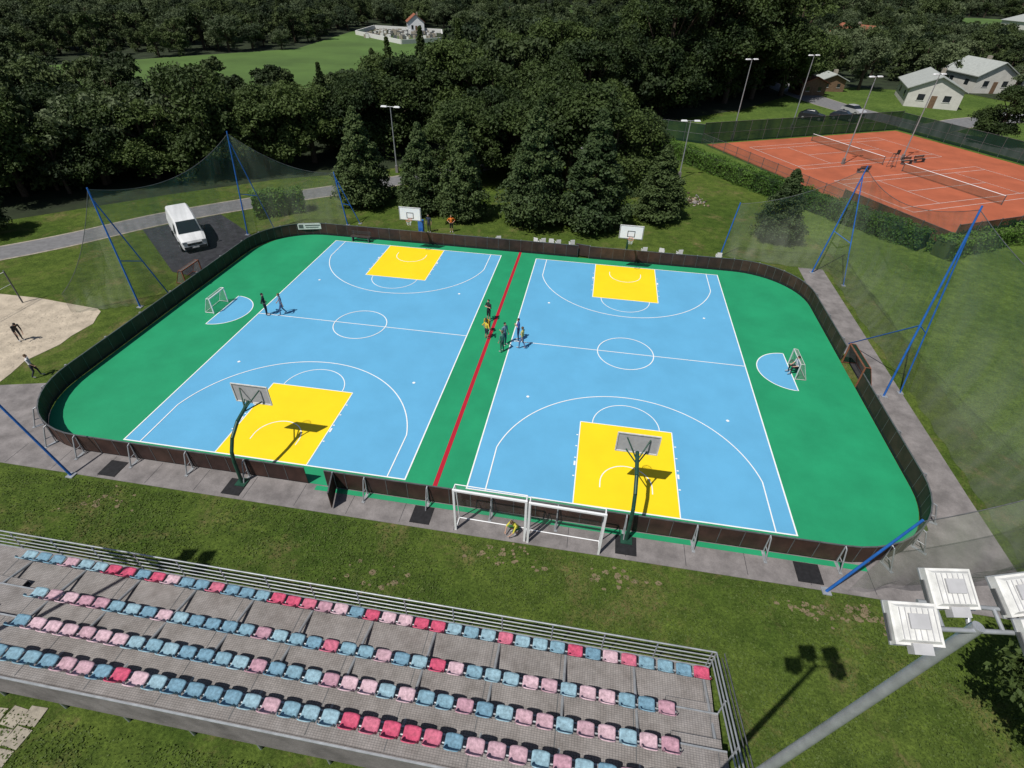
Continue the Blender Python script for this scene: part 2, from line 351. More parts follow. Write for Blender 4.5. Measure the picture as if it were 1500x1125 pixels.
# ---------------------------------------------------------------- basketball hoops
def hoop(name,x,s,pad=False):
    e=empty(name,(x,0,0)); b=MB(); yb=s*14.55; f=lambda y:s*y
    b.path([(0,yb,0),(0,yb,.35),(0,yb-s*.03,1.4),(0,yb-s*.12,1.95),(0,yb-s*.45,2.5),(0,yb-s*1.1,2.95),(0,f(12.35),3.25)],.085,'polegreen',10)
    b.box((0,yb,.05),(.5,.5,.06),'polegreen')
    for q in (-1,1):
        b.tube((0,f(12.75),3.1),(q*.5,f(12.05),3.75),.032,'polegreen'); b.tube((0,f(12.9),3.05),(q*.45,f(12.05),3.05),.032,'polegreen')
    b.obj('pole',parent=e)
    if pad:
        b=MB(); b.box((0,yb,1.0),(.42,.42,1.9),'poleblue'); b.obj('padding',parent=e)
    b=MB(); b.box((0,f(12.0),3.425),(1.8,.03,1.05),'bb' if s<0 else 'white')
    for z in (2.9,3.95): b.box((0,f(12.025),z),(1.84,.05,.05),'whited')
    for q in (-.9,.9): b.box((q,f(12.025),3.425),(.05,.05,1.0),'whited')
    y=f(11.982)
    for z,w in ((3.52,.59),(3.07,.59)): b.box((0,y,z),(w,.006,.05),'black')
    for q in (-.27,.27): b.box((q,y,3.295),(.05,.006,.40),'black')
    for z in (2.92,3.93): b.box((0,y,z),(1.8,.006,.03),'black')
    for q in (-.88,.88): b.box((q,y,3.425),(.03,.006,.96),'black')
    b.obj('backboard',parent=e)
    b=MB(); c=f(11.4+.15); pts=[(.225*math.cos(t),c+.225*math.sin(t),3.05) for t in np.linspace(0,2*math.pi,21)]
    b.path(pts,.012,'orange'); b.tube((-.1,f(11.98),3.05),(-.1,c+s*.2,3.05),.014,'orange'); b.tube((.1,f(11.98),3.05),(.1,c+s*.2,3.05),.014,'orange')
    for i in range(12):
        t=2*math.pi*i/12
        for g in (-1,1):
            u=t+g*.5; b.tube((.22*math.cos(t),c+.22*math.sin(t),3.04),(.13*math.cos(u),c+.13*math.sin(u),2.65),.005,'white',n=4,cap=False)
    b.obj('rim',parent=e)
for x,s,p in ((G+W/2,-1,0),(-G-W/2,-1,0),(G+W/2,1,0),(-G-W/2,1,1)): hoop('basketball_hoop',x,s,p)
# ---------------------------------------------------------------- goals
def goal(name,loc,rz,w,h,d,fr,k=.035,topd=None,net='netd'):
    e=empty(name,loc,rz); topd=d*.35 if topd is None else topd; b=MB()
    for q in (-w/2,w/2):
        b.box((q,0,h/2),(k*2,k*2,h),fr); b.tube((q,0,h),(q,topd,h-.02),k*.6,fr); b.tube((q,topd,h-.02),(q,d,.04),k*.6,fr); b.tube((q,0,.04),(q,d,.04),k*.6,fr)
    b.box((0,0,h-k),(w,k*2-.004,k*2-.004),fr); b.tube((-w/2,d,.04),(w/2,d,.04),k*.6,fr); b.tube((-w/2,topd,h-.02),(w/2,topd,h-.02),k*.5,fr)
    b.obj('frame',parent=e); b=MB(); a=w/2-.01
    b.add([(-a,0,h),(a,0,h),(a,topd,h-.03),(-a,topd,h-.03),(a,d,.05),(-a,d,.05),(-a,0,.05),(a,0,.05)],[(0,1,2,3),(3,2,4,5),(0,3,5,6),(1,7,4,2)],net)
    b.obj('net',parent=e); return e
goal('small_goal',(19.3,0,.04),math.radians(-90),1.7,1.15,.65,'whited',.025)
goal('small_goal',(-19.5,.2,.04),math.radians(90),1.7,1.15,.65,'white',.03)
goal('handball_goal',(22.8,.4,.03),math.radians(-90),2.6,1.45,.9,'rooft',.035,net='screen')
goal('handball_goal',(-24.1,3.9,.03),math.radians(90),2.0,1.1,.8,'rooft',.035)
for gx,gy in ((3.12,-15.35),(6.32,-15.45)):
    goal('football_goal',(gx,gy,.02),math.radians(-1),3.05,2.62,.62,'white',.045,.30,'nett')
# ---------------------------------------------------------------- net fences
def pole(base,top,name='net_pole',stay=None,r=.06,extra=None):
    b=MB(); B=Vector(base);T=Vector(top)-B; b.tube((0,0,0),T,r,'poleblue',r*.8,10); b.box((0,0,.03),(.35,.35,.05),'galv')
    if stay:
        s=Vector(stay)-B; b.tube(s,T*.92,r*.7,'poleblue',n=8); b.box(s+Vector((0,0,.03)),(.3,.3,.05),'galv')
        b.tube(s+(T*.92-s)*.4,T*.42,r*.5,'poleblue',n=6)
    if extra: b.tube(Vector(extra)-B,T*.42,r*.6,'poleblue',n=8)
    return b.obj(name,base)
def netw(pts,bot,name='safety_net',sag=.12,bulge=.4):
    b=MB()
    for (p,q,pb,qb) in [(pts[i],pts[i+1],bot[i],bot[i+1]) for i in range(len(pts)-1)]:
        p,q,pb,qb=[Vector(v) for v in (p,q,pb,qb)]; nu=24;nv=10; vs=[]
        d=(q-p); n=Vector((d.y,-d.x,0)).normalized()
        for i in range(nu+1):
            u=i/nu; t=p.lerp(q,u); t.z-=4*u*(1-u)*d.length*sag; bb=pb.lerp(qb,u)
            for j in range(nv+1):
                v=j/nv; w=t.lerp(bb,v); w+=n*(math.sin(math.pi*v)*math.sin(math.pi*u)*bulge+.10*math.sin(u*37+v*3)*v); vs.append(w)
        b.add(vs,[(i*(nv+1)+j,(i+1)*(nv+1)+j,(i+1)*(nv+1)+j+1,i*(nv+1)+j+1) for i in range(nu) for j in range(nv)],'net',True)
        top=[vs[i*(nv+1)] for i in range(nu+1)]; b.path(top,.018,'steeld',4)
    return b.obj(name)
pole((-25.1,-.8,0),(-25.2,-.6,8.3),stay=(-24.0,1.0,0)); pole((-24.8,12.6,0),(-24.4,13.2,8.6),stay=(-23.2,14.4,0)); pole((-17,16.7,0),(-17.6,16.9,4.8),stay=(-16,17.3,0)); pole((-17.2,-15.6,0),(-18.4,-15.7,4.9))
netw([(-29,-2.5,1.5),(-25.2,-.6,8.2),(-24.4,13.2,8.4),(-17.6,16.9,4.7)],[(-29,-2.5,.05),(-25.2,-.6,.1),(-24.9,13,.05),(-17,16.9,.05)],sag=.10,bulge=-.5)
pole((17.3,17,0),(17.8,17.2,4.7)); pole((24.5,15.2,0),(25.6,15.6,8.6),stay=(26.4,13.2,0)); pole((24.2,-1.5,0),(24.5,-.3,11.0),stay=(25.3,-1.0,0),extra=(24.0,4.2,0)); pole((17.0,-15.6,0),(18.4,-15.6,4.9)); pole((26.0,-13.2,0),(27.0,-13.6,9.5),stay=(28,-14,0))
netw([(17.8,17.2,4.6),(25.6,15.6,8.4),(24.5,-.3,10.8),(27.0,-13.6,9.3),(18.4,-15.6,4.8)],[(17.3,17,.05),(25.9,15.6,.05),(25.9,-.8,.05),(25.7,-13.0,.05),(17.6,-15.9,.8)],sag=.07,bulge=-1.2)
# ---------------------------------------------------------------- grandstand
ST=empty('grandstand'); XL,XR=-16.5,11.6
TR=[(-20.0,-21.62,1.05),(-21.62,-22.78,1.45),(-22.78,-23.86,1.85),(-23.86,-24.62,2.25)]
YB=-24.62
b=MB()
for i,(y0,y1,z) in enumerate(TR):
    b.box(((XL+XR)/2,(y0+y1)/2,z-.03),(XR-XL,y0-y1-.01,.06),'floor')
    b.box(((XL+XR)/2,y0-.02,z-.2),(XR-XL-.02,.03,.30),'steeld')
    b.box(((XL+XR)/2,y0-.03,z+.012),(XR-XL,.05,.02),'galv')
    for xx in (10.8,-13.9):
        if i<3: b.box((xx,y1+.17,z+.2),(1.45,.32,.05),'floor'); b.box((xx,y1+.335,z+.10),(1.45,.02,.2),'galv')
    for x in np.arange(XL+2,XR,2.35): b.box((x,(y0+y1)/2-.02,z+.002),(.025,y0-y1-.12,.006),'steeld')
b.box(((XL+XR)/2,YB-.04,1.58),(XR-XL,.05,1.38),'conc'); b.box(((XL+XR)/2,YB-.075,2.26),(XR-XL,.06,.05),'galv')
for x in np.arange(XL+.3,XR,2.3):
    for (y0,y1,z) in TR: b.tube((x,y1+.1,0),(x,y1+.1,z-.08),.05,'galv')
    b.tube((x,-20.1,0),(x,-20.1,1.0),.05,'galv'); b.tube((x,-20.1,.95),(x,YB+.1,2.05),.05,'galv')
b.obj('platform',parent=ST)
b=MB()
for z in (1.30,1.55,1.8,2.08): b.tube((XL,-20.02,z),(XR,-20.02,z),.022 if z<2 else .03,'galv')
for x in np.arange(XL,XR+.1,1.75): b.tube((x,-20.02,.9),(x,-20.02,2.08),.025,'galv')
x=XR+.02
for h in (.35,.65,.95): b.tube((x,-20.02,1.13+h),(x,YB,2.35+h),.028,'galv')
for y,z in ((-20.02,1.05),(-21.6,1.3),(-23,1.85),(-24.2,2.2),(YB,2.3)): b.tube((x,y,z-.3),(x,y,z+1.0),.028,'galv')
for h in (.35,.65,.95): b.tube((x+.25,-20.02,1.13+h),(x+.25,YB,2.35+h),.02,'steeld')
b.obj('railing',parent=ST)
prof=[(.27,-.045),(.26,.0),(.19,.012),(.03,-.014),(-.10,-.010),(-.175,.035),(-.215,.12),(-.24,.23),(-.25,.295),(-.265,.31),(-.28,.285)]
us=[-1,-.93,-.75,-.4,0,.4,.75,.93,1]
def seat(b,x,y,z,k,tilt=0.):
    vs=[]
    for j,(py,pz) in enumerate(prof):
        back=j>=6
        for u in us:
            w=.25 if j<8 else .25*(1-.12*(j-7)/3)
            e=abs(u)**4; vz=pz+(.0 if back else .030*e); vy=py+(.05*e if back else 0)
            if j<=1: vy-=.06*e
            if j>=8: vz-=.06*e
            if abs(u)==1: vz-=.045 if not back else 0; vy+=(.04 if back else 0)
            vs.append((x+u*w,y+vy,z+vz+tilt*vy))
    n=len(us); b.add(vs,[(j*n+i,j*n+i+1,(j+1)*n+i+1,(j+1)*n+i) for j in range(len(prof)-1) for i in range(n-1)],k,True)
    b.tube((x,y+.02,z-.38),(x,y+.02,z-.02),.025,'galv',n=6)
pats=["bbbpbbppbppbbpbbbpppppbpppppbbbpbbbpbpcbbbp","bppppbbbpbbbbbpbbbcbbpbbcpbbbppbppbbpbpppbp","bppppppbbbbbbbpbbbpppbpbbpbbppbppbpppbpbppb","bbbbppbcpbbbbbbpbbbcccccbpppbpbbpbbbbbppbb"]
row=[(-20.5,1.05,-13.8,11.25),(-21.95,1.45,-11.75,9.95),(-23.1,1.85,-11.1,9.9),(-24.2,2.25,-10.6,9.9)]
for i,(y,z,x0,x1) in enumerate(row):
    b=MB(); n=int(round((x1-x0)/.60))
    for j in range(n+1):
        ch=pats[i][j%len(pats[i])]
        if i==0 and ch=='p' : ch=random.choice('pcc')
        k=SEATC[{'b':random.choice([0,1,2]),'p':random.choice([3,4,5]),'c':random.choice([6,7])}[ch]]
        seat(b,x0+(x1-x0)*j/n+U(-.012,.012),y+U(-.01,.01),z+.42,k,U(-.03,.03))
    b.tube((x0-.3,y+.02,z+.3),(x1+.3,y+.02,z+.3),.03,'galv')
    b.obj('seat_row',parent=ST)
# ---------------------------------------------------------------- lights
def head(b,c,rz,tilt,sz=.56):
    R3=Matrix.Rotation(rz,3,'Z')@Matrix.Rotation(tilt,3,'X'); c=Vector(c)
    def bx(o,d,k,t=1.): b.box(c+R3@Vector(o),d,k,0,t,R3)
    bx((0,0,0),(sz,sz*.84,.10),'whited'); bx((0,0,.075),(sz*.90,sz*.74,.05),'whited',.86); bx((0,0,-.062),(sz*1.03,sz*.88,.025),'galv'); bx((0,0,-.08),(sz*.85,sz*.72,.01),'lens')
    bx((0,-sz*.48,.03),(sz*.4,.12,.12),'bb'); bx((0,sz*.05,.112),(sz*.4,sz*.3,.03),'bb')
    for q in (-1,1): bx((q*sz*.53,-.05,-.02),(.015,.3,.05),'steeld')
    for q in range(7): bx(((q-3)*sz*.12,0,.104),(.008,sz*.62,.012),'bb')
def mast(name,base,top):
    e=empty(name,base); b=MB(); T=Vector(top)-Vector(base)
    b.tube((0,0,0),T,.13,'galv',.07,16); b.box((0,0,.05),(.6,.6,.08),'galv'); b.obj('pole',parent=e)
    b=MB(); z=T+Vector((0,0,.0))
    b.tube(z+Vector((-.95,-.15,-.05)),z+Vector((.65,.05,-.05)),.03,'galv'); b.tube(z+Vector((-.6,.22,.0)),z+Vector((.85,.32,.0)),.028,'galv')
    b.tube(z+Vector((0,0,-.2)),z+Vector((0,.28,.0)),.03,'galv'); b.tube(z+Vector((.3,.0,-.05)),z+Vector((.3,.28,.0)),.025,'galv'); b.tube(z+Vector((-.4,-.05,-.05)),z+Vector((-.4,.24,.0)),.025,'galv')
    head(b,z+Vector((-.82,-.15,.07)),.1,.5); head(b,z+Vector((-.22,.38,.13)),.15,.5); head(b,z+Vector((.62,.46,.12)),.3,.5); head(b,z+Vector((.72,-.05,.0)),.2,.5)
    b.obj('floodlights',parent=e)
mast('floodlight_mast',(9.35,-25.1,0),(11.12,-25.3,13.5)); mast('floodlight_mast',(-13.6,-25.6,0),(-13.6,-25.6,13.6))
def lamp(name,x,y,h,rz=0,arm=.5):
    b=MB(); b.tube((0,0,0),(0,0,h),.09,'galv',.05,8); b.tube((-arm,0,h),(arm,0,h),.035,'galv')
    for q in (-1,1):
        b.box((q*(arm+.25),0,h+.02),(.7,.34,.12),'white',0,.8); b.box((q*(arm+.25),0,h-.06),(.6,.28,.03),'glass')
    b.box((0,0,.4),(.3,.3,.8),'conc'); b.obj(name,(x,y,0),rz)
lamp('street_lamp',-17.9,33.5,7.1); lamp('street_lamp',15.5,39,6.4,.2)
for x,y,h in ((24.9,60.4,10.4),(35.6,69.9,10.3),(37.6,50.5,10.2),(46.5,54.7,10.3)): lamp('tennis_floodlight',x,y,h,.45,.35)
# ---------------------------------------------------------------- trees
def leafarray(C,N,size,jit=.8):
    n=len(C); rn=np.random.normal(size=(n,3)); nn=N+rn*jit; nn/=np.linalg.norm(nn,axis=1)[:,None]+1e-9
    a=np.cross(nn,np.random.normal(size=(n,3))); a/=np.linalg.norm(a,axis=1)[:,None]+1e-9; bb=np.cross(nn,a)
    s=(size*np.random.uniform(.55,1.3,n))[:,None]; w=s*np.random.uniform(.45,.75,(n,1))
    V=np.stack([C-a*s*.5,C-bb*w*.5+nn*s*.05,C+a*s*.5,C+bb*w*.5+nn*s*.05],axis=1).reshape(-1,3)
    return V
def meshfrom(name,b,V,k):
    o=len(b.v); n=len(V)//4; me=bpy.data.meshes.new(name)
    verts=b.v+[tuple(x) for x in V.tolist()]; faces=b.f+[(o+4*i,o+4*i+1,o+4*i+2,o+4*i+3) for i in range(n)]
    me.from_pydata(verts,[],faces); mi=b.mi(k)
    for m in b.mats: me.materials.append(m)
    me.polygons.foreach_set('material_index',b.m+[mi]*n); me.polygons.foreach_set('use_smooth',b.sm+[False]*n); me.update(); return me
def clumps_to_leaves(cl,per):
    Cs=[];Ns=[]
    for c,r in cl:
        d=np.random.normal(size=(per,3)); d/=np.linalg.norm(d,axis=1)[:,None]; d[:,2]=np.where(d[:,2]<-.45,-d[:,2],d[:,2])
        rr=r*np.random.uniform(.45,1.18,per)[:,None]; Cs.append(c+d*rr*np.array([1,1,.8])); Ns.append(d+np.array([0,0,.5]))
    return np.concatenate(Cs),np.concatenate(Ns)
def tree_dec(name,H,R,K,per,leaf,k='leafd',low=.22,peak=0.):
    b=MB(); b.tube((0,0,0),(R*.02,0,H*.35),R*.07,'bark',R*.05,8,False); b.tube((R*.02,0,H*.35),(0,R*.02,H*.75),R*.05,'bark',R*.02,7,False)
    cl=[]; c0=H*(low+1)/2; hz=H*(1-low)/2; NB=9; boughs=[(np.array([0,0,c0+hz*.35]),.62)]
    for i in range(NB):
        t=2*math.pi*i/NB+U(-.4,.4); zz=U(-.65,.55); rr=U(.42,.62)*(1-.35*max(0,zz))
        boughs.append((np.array([R*rr*math.cos(t),R*rr*math.sin(t),c0+hz*zz]),U(.34,.52)))
    for i in range(K):
        bc,br=boughs[i%len(boughs)]
        d=np.random.normal(size=3); d/=np.linalg.norm(d); d[2]=abs(d[2])*.9 if rnd()<.7 else d[2]
        p=bc+d*np.array([R*br,R*br,min(hz*.75,R*1.1)*br])*U(.55,1.0)
        p[2]=max(p[2],H*.04)
        cl.append((p,R*U(.11,.25)))
        if i%7==0: b.tube((0,0,H*U(.25,.5)),tuple(p),R*.022,'bark',R*.008,5,False)
    C,N=clumps_to_leaves(cl,per); C[:,2]=np.maximum(C[:,2],.01*H); return meshfrom(name,b,leafarray(C,N,leaf,.9),k)
def tree_con(name,H,R,K,per,leaf,k='leafc',ex=.80):
    b=MB(); b.tube((0,0,0),(0,0,H*.9),R*.07,'bark',R*.015,8,False); cl=[]
    for i in range(K):
        t=rnd()**1.2; rr=R*(1-t)**ex*min(1,.68+t*2.6); a=U(0,6.28); f=U(.35,.92)*(1+.09*math.sin(3*a+H+5*t))
        z=H*(.06+.92*t); cl.append((np.array([rr*f*math.cos(a),rr*f*math.sin(a),z]),R*U(.13,.24)*(1.15-.80*t)))
        if i%8==0: b.tube((0,0,z-.2*H/8),(rr*f*math.cos(a),rr*f*math.sin(a),z),R*.01,'bark',R*.004,4,False)
    C,N=clumps_to_leaves(cl,per); return meshfrom(name,b,leafarray(C,N,leaf),k)
con=[tree_con('conical_tree',8,2.75,360,85,.22) for _ in range(3)]
for i,(x,y,h,w) in enumerate([(-11.1,21.7,8.3,3.0),(-6.7,20.9,8.8,3.0),(.2,21.0,10.8,3.8),(5.8,21.4,10.3,4.0),(12.1,25,7.0,3.3),(23,22.1,6.4,2.7),(-17.5,22.3,9.2,3.4)]):
    place('conical_tree',con[i%3],(x,y,0),U(0,6),sc=(w/2.75,w/2.75,h/8))
dec=[tree_dec('broadleaf_tree',10,4.9,230,95,.34,'leafd',.02) for i in range(4)]
decl=tree_dec('small_tree',8,3.8,120,90,.34,'leafl',.1); big=[tree_dec('tall_tree',20,7.2,300,105,.48,'leafd',.02) for i in range(2)]
T=[(-47,22,9.5),(-52,17,10.5),(-43,25,9.0),(-37.5,28,11),(-33,31,9.5),(-29,35,9.5),(-25,38,9),(-22.5,42,10.5),(-56,26,9),(-60,12,8.5),(-66,6,9.5),(-58,20,9),(-50,29,8.5),(-42,34,8.5),(-14,50,12),(-9,48,10.5),(-19,49,11),(-3,53,12),(3,58,13),(-24,47,10.5),(-9,31.5,9),(-3,34,10),(2.5,33.5,11.5),(7.5,33.5,9.5),(10.5,39,8),(5,43,10),(-1,42,10),(-8,38,9),(26,92,9),(-72,0,8)]
for i,(x,y,h) in enumerate(T): place('broadleaf_tree',dec[i%4],(x,y,0),U(0,6),sc=(h/10*U(.9,1.15),h/10*U(.9,1.15),h/10*U(.95,1.1)))
for i,(x,y,h) in enumerate([(-2,66,15),(6,70,16),(-10,66,13),(15,76,20),(21,84,22),(28,90,23),(34,96,22),(41,102,20),(18,94,22),(27,104,22),(10,84,17)]): place('tall_tree',big[i%2],(x,y,0),U(0,6),sc=(h/20*1.05,h/20*1.05,h/20))
cf=tree_con('conifer_tree',12,2.5,260,70,.3,'leafd',.9)
for x,y,h in ((-24.5,52,12),(-21,56,13),(-16,58,14),(-45,38,9.5),(-12,56,13),(-30,42,10)): place('conifer_tree',cf,(x,y,0),U(0,6),sc=h/12)
place('small_tree',dec[0],(-46.5,7.5,0),1,sc=.5); place('small_tree',dec[2],(64.5,68,0),0,sc=.85); place('small_tree',decl,(75,66,0),2,sc=1.1); place('small_tree',decl,(60,114,0),2,sc=1.3); place('small_tree',decl,(76,118,0),1,sc=1.2); place('small_tree',decl,(86,100,0),3,sc=1.0)
place('broadleaf_tree',dec[1],(22.6,-20.8,0),0,sc=(.58,.58,.8)); place('small_tree',dec[2],(29,-24,0),0,sc=.8)
def inpoly(x,y,P):
    r=False; n=len(P)
    for i in range(n):
        x1,y1=P[i];x2,y2=P[(i+1)%n]
        if (y1>y)!=(y2>y) and x<(x2-x1)*(y-y1)/(y2-y1)+x1: r=not r
    return r
FLs=[(-62,3),(-50,15),(-40,28),(-30,36),(-22,41),(-10,54),(3,64),(10,72),(30,92),(44,116),(60,128),(92,134),(110,120),(118,92),(124,40),(1500,40),(1500,2200),(-1500,2200),(-1500,3)]
def blocked(x,y):
    if not inpoly(x,y,FLs): return True
    if inpoly(x,y,F1) or inpoly(x,y,F2) or inpoly(x,y,F3) or inpoly(x,y,F4) or inpoly(x,y,F5): return True
    if inpoly(x,y,[(-90,170),(-50,158),(-46,215),(-92,222)]): return True
    return False
def forest(pts,proto,name,k):
    vs=[];fs=[]
    for (x,y,s) in pts:
        a=U(0,6.28); r=s*math.sqrt(2)/2; o=len(vs)
        for q in range(4): vs.append((x+r*math.cos(a+q*math.pi/2),y+r*math.sin(a+q*math.pi/2),0))
        fs.append((o,o+1,o+2,o+3))
    me=bpy.data.meshes.new(name); me.from_pydata(vs,[],fs); me.update()
    o=place(name,me); o.instance_type='FACES'; o.use_instance_faces_scale=True; o.show_instancer_for_render=False; o.show_instancer_for_viewport=False
    place('tree',proto,parent=o); return o
fp=[tree_dec('f0',1,.52,100,55,.050,'leaff',-.05),tree_dec('f1',1,.40,100,55,.045,'leaff',-.05),tree_dec('f2',1,.55,80,55,.052,'leafl',-.05),tree_con('f3',1,.25,110,45,.04,'leaff'),tree_dec('f4',1,.26,90,50,.040,'leaff',-.05)]
L=[[],[],[],[],[]]
cam0=(6,-29.5)
def scatter(r0,r1,sp,hf,pr):
    for gx in np.arange(-r1,r1,sp):
        for gy in np.arange(0,r1,sp):
            x=gx+U(-.45,.45)*sp; y=gy+U(-.45,.45)*sp; dx=x-cam0[0];dy=y-cam0[1]; d=math.hypot(dx,dy)
            if d<r0 or d>=r1: continue
            an=math.degrees(math.atan2(dx,dy))+8.4
            if abs(an)>54 or blocked(x,y): continue
            t=random.choices([0,1,2,3,4],pr)[0]
            L[t].append((x,y,hf(x,y,d)*U(.6,1.3)*(1.15 if t>=3 else 1)))
scatter(50,170,4.4,lambda x,y,d:7.6 if x<-20 else (8 if x>40 else 10.5),[.36,.30,.06,.14,.14])
scatter(170,330,6.5,lambda x,y,d:8.2,[.34,.22,.26,.08,.10])
scatter(330,800,11,lambda x,y,d:12.5,[.28,.17,.45,.04,.06])  # share of pale leaf trees grows with distance: haze put into the colour
for i in range(5): forest(L[i],fp[i],'distant_forest',i)
# hedges
def hedge(name,p,q,w,h,leaf=.22,k='leafh',dens=45):
    p=Vector((*p,0));q=Vector((*q,0)); d=q-p; ln=d.length; d.normalize(); o=Vector((-d.y,d.x,0)); b=MB()
    A=np.array(d);B=np.array(o); n=int(ln*(w+2*h)*dens)
    t=np.random.uniform(0,ln,n); s=np.random.uniform(-h,w+h,n)
    wob=.18*np.sin(t*1.3)+.12*np.sin(t*3.1+1)+np.random.normal(0,.07,n)
    top=(s>0)&(s<w); lat=np.where(s<=0,-w/2,np.where(s>=w,w/2,s-w/2)); z=np.where(s<=0,h+s,np.where(s>=w,h-(s-w),h))
    lat=lat+np.where(top,0,np.sign(lat)*wob*.8); z=z+np.where(top,wob,0)*.9-np.where(top,.25*(2*lat/w)**4,0)
    C=np.array(p)+t[:,None]*A+lat[:,None]*B; C[:,2]=z; N=np.where(top[:,None],np.array([0,0,1.]),np.sign(lat)[:,None]*B)
    m=(p+q)/2; b.box((m.x,m.y,h*.45),(ln*.98,w*.7,h*.85),'leafc',math.atan2(d.y,d.x))
    place(name,meshfrom(name,b,leafarray(C,N,leaf,.6),k))
hedge('hedge',(11.0,55.5),(24.0,37.0),1.9,1.8,dens=65); hedge('hedge',(24.0,37.0),(36.0,22.3),1.9,1.8,dens=65); hedge('hedge',(36.4,20.8),(62,37),1.9,1.6,dens=60)
hedge('hedge',(-26.5,16.8),(-22.6,19.6),1.8,2.2,dens=60); hedge('hedge',(-19,23.4),(-15,25.5),1.2,.9); hedge('hedge',(-2,27),(8,27.5),1.4,1.2)
# grass blades on the near lawns
def inany(x,y):
    a=(y<-15.7)&(y>-19.95); b2=(x>12.2)&(y<-15.9); c=(y<-24.9)
    return a|b2|c
n=150000; gx=np.random.uniform(-21,27,n); gy=np.random.uniform(-30,-15.7,n); k=inany(gx,gy); gx=gx[k];gy=gy[k]
cw=np.sin(gx*1.7)*np.cos(gy*2.1)+np.sin(gx*.6+gy*.9)+np.random.normal(0,.9,len(gx)); k=cw>-.6; gx=gx[k];gy=gy[k]
C=np.stack([gx,gy,np.random.uniform(.01,.05,len(gx))],axis=1); N=np.tile(np.array([0,0,.9]),(len(gx),1))
place('grass_tufts',meshfrom('grass_tufts',MB(),leafarray(C,N,.085,.6),'blade'))
# ---------------------------------------------------------------- tennis
A=Vector((38.5,23.6,0)); u=Vector((-.47,.883,0)).normalized(); v=Vector((u.y,-u.x,0)); aU=math.atan2(u.y,u.x)
def TP(a,c,z=0): p=A+u*a+v*c; return (p.x,p.y,z)
b=MB(); b.slab([TP(0,0)[:2],TP(0,36)[:2],TP(37.4,36)[:2],TP(37.4,0)[:2]],-.05,.05,'clay')
nets=[13.2,29.0]
for cu in nets:
    cv=17.0
    def ln(a0,c0,a1,c1): b.strip([TP(cu+a0,cv+c0)[:2],TP(cu+a1,cv+c1)[:2]],.06,.058,'whited')
    for q in (-1,1):
        ln(q*5.48,-11.9,q*5.48,11.9); b.strip([TP(cu+q*4.11,cv-11.9)[:2],TP(cu+q*4.11,cv+11.9)[:2]],.06,.062,'whited'); b.strip([TP(cu-5.5,cv+q*11.9)[:2],TP(cu+5.5,cv+q*11.9)[:2]],.07,.066,'whited'); b.strip([TP(cu-4.1,cv+q*6.4)[:2],TP(cu+4.1,cv+q*6.4)[:2]],.06,.066,'whited')
    b.strip([TP(cu,cv-6.4)[:2],TP(cu,cv+6.4)[:2]],.06,.07,'whited')
b.obj('clay_tennis_court')
for cu in nets:
    b=MB()
    for q in (-6.4,6.4): b.tube(TP(cu+q,17,0),TP(cu+q,17,1.1),.05,'steeld')
    b.tube(TP(cu-6.4,17,1.05),TP(cu+6.4,17,1.02),.035,'white'); p,q2,r,s2=TP(cu-6.4,17,.08),TP(cu+6.4,17,.08),TP(cu+6.4,17,1.0),TP(cu-6.4,17,1.0)
    b.add([p,q2,r,s2],[(0,1,2,3)],'fencem'); b.obj('tennis_net')
def fence(name,p,q,h,k,post='steeld'):
    p=Vector(p);q=Vector(q); b=MB(); n=int((q-p).length/2.6)
    for i in range(n+1):
        c=p.lerp(q,i/n); b.tube(c,c+Vector((0,0,h+.1)),.035,post,n=6)
    b.tube(p+Vector((0,0,h)),q+Vector((0,0,h)),.025,post,n=5); b.tube(p+Vector((0,0,h*.5)),q+Vector((0,0,h*.5)),.02,post,n=5)
    zz=Vector((0,0,.05));hh=Vector((0,0,h)); b.add([p+zz,q+zz,q+hh,p+hh],[(0,1,2,3)],k); b.obj(name)
fence('chain_link_fence',TP(-.6,-.6),TP(12,-.6),1.6,'screen'); fence('chain_link_fence',TP(12,-.6),TP(38,-.6),1.4,'fencem'); fence('chain_link_fence',TP(-.6,-.6),TP(-.6,37),2.4,'screen')
fence('chain_link_fence',TP(38,-.6),TP(38,37),2.8,'screen'); fence('chain_link_fence',TP(38,37),TP(-.6,37),2.6,'screen')
fence('chain_link_fence',(10,60,0),TP(38,-.6),2.6,'screen')
def bench(name,loc,rz,k='woodd'):
    b=MB()
    for i in range(3): b.box((0,-.15+i*.15,.45),(1.8,.12,.04),k)
    for i in range(2): b.box((0,.25,.62+i*.16),(1.8,.03,.12),k)
    for q in (-.75,.75): b.box((q,0,.21),(.06,.4,.42),'steeld'); b.box((q,.27,.6),(.06,.03,.5),'steeld')
    b.obj(name,loc,rz)
for a,c in ((20.6,11.5),(22.0,20.5),(22.2,23)): bench('park_bench',TP(a,c,.05),aU+math.pi/2+(0 if c<18 else math.pi))
b=MB()
for q in (-.3,.3):
    for w in (-.3,.3): b.tube((q*1.2,w*1.2,0),(q*.7,w*.7,1.7),.03,'steeld')
b.box((0,0,1.7),(.55,.5,.05),'woodd'); b.box((0,.24,2.0),(.55,.04,.5),'woodd')
for z in (.4,.8,1.2): b.tube((-.33,-.33,z),(.33,-.33,z),.02,'steeld')
b.obj('umpire_chair',TP(21.3,17,.05),aU+1.57)
bench('park_bench',(-14.3,13.35,.03),math.pi*0)
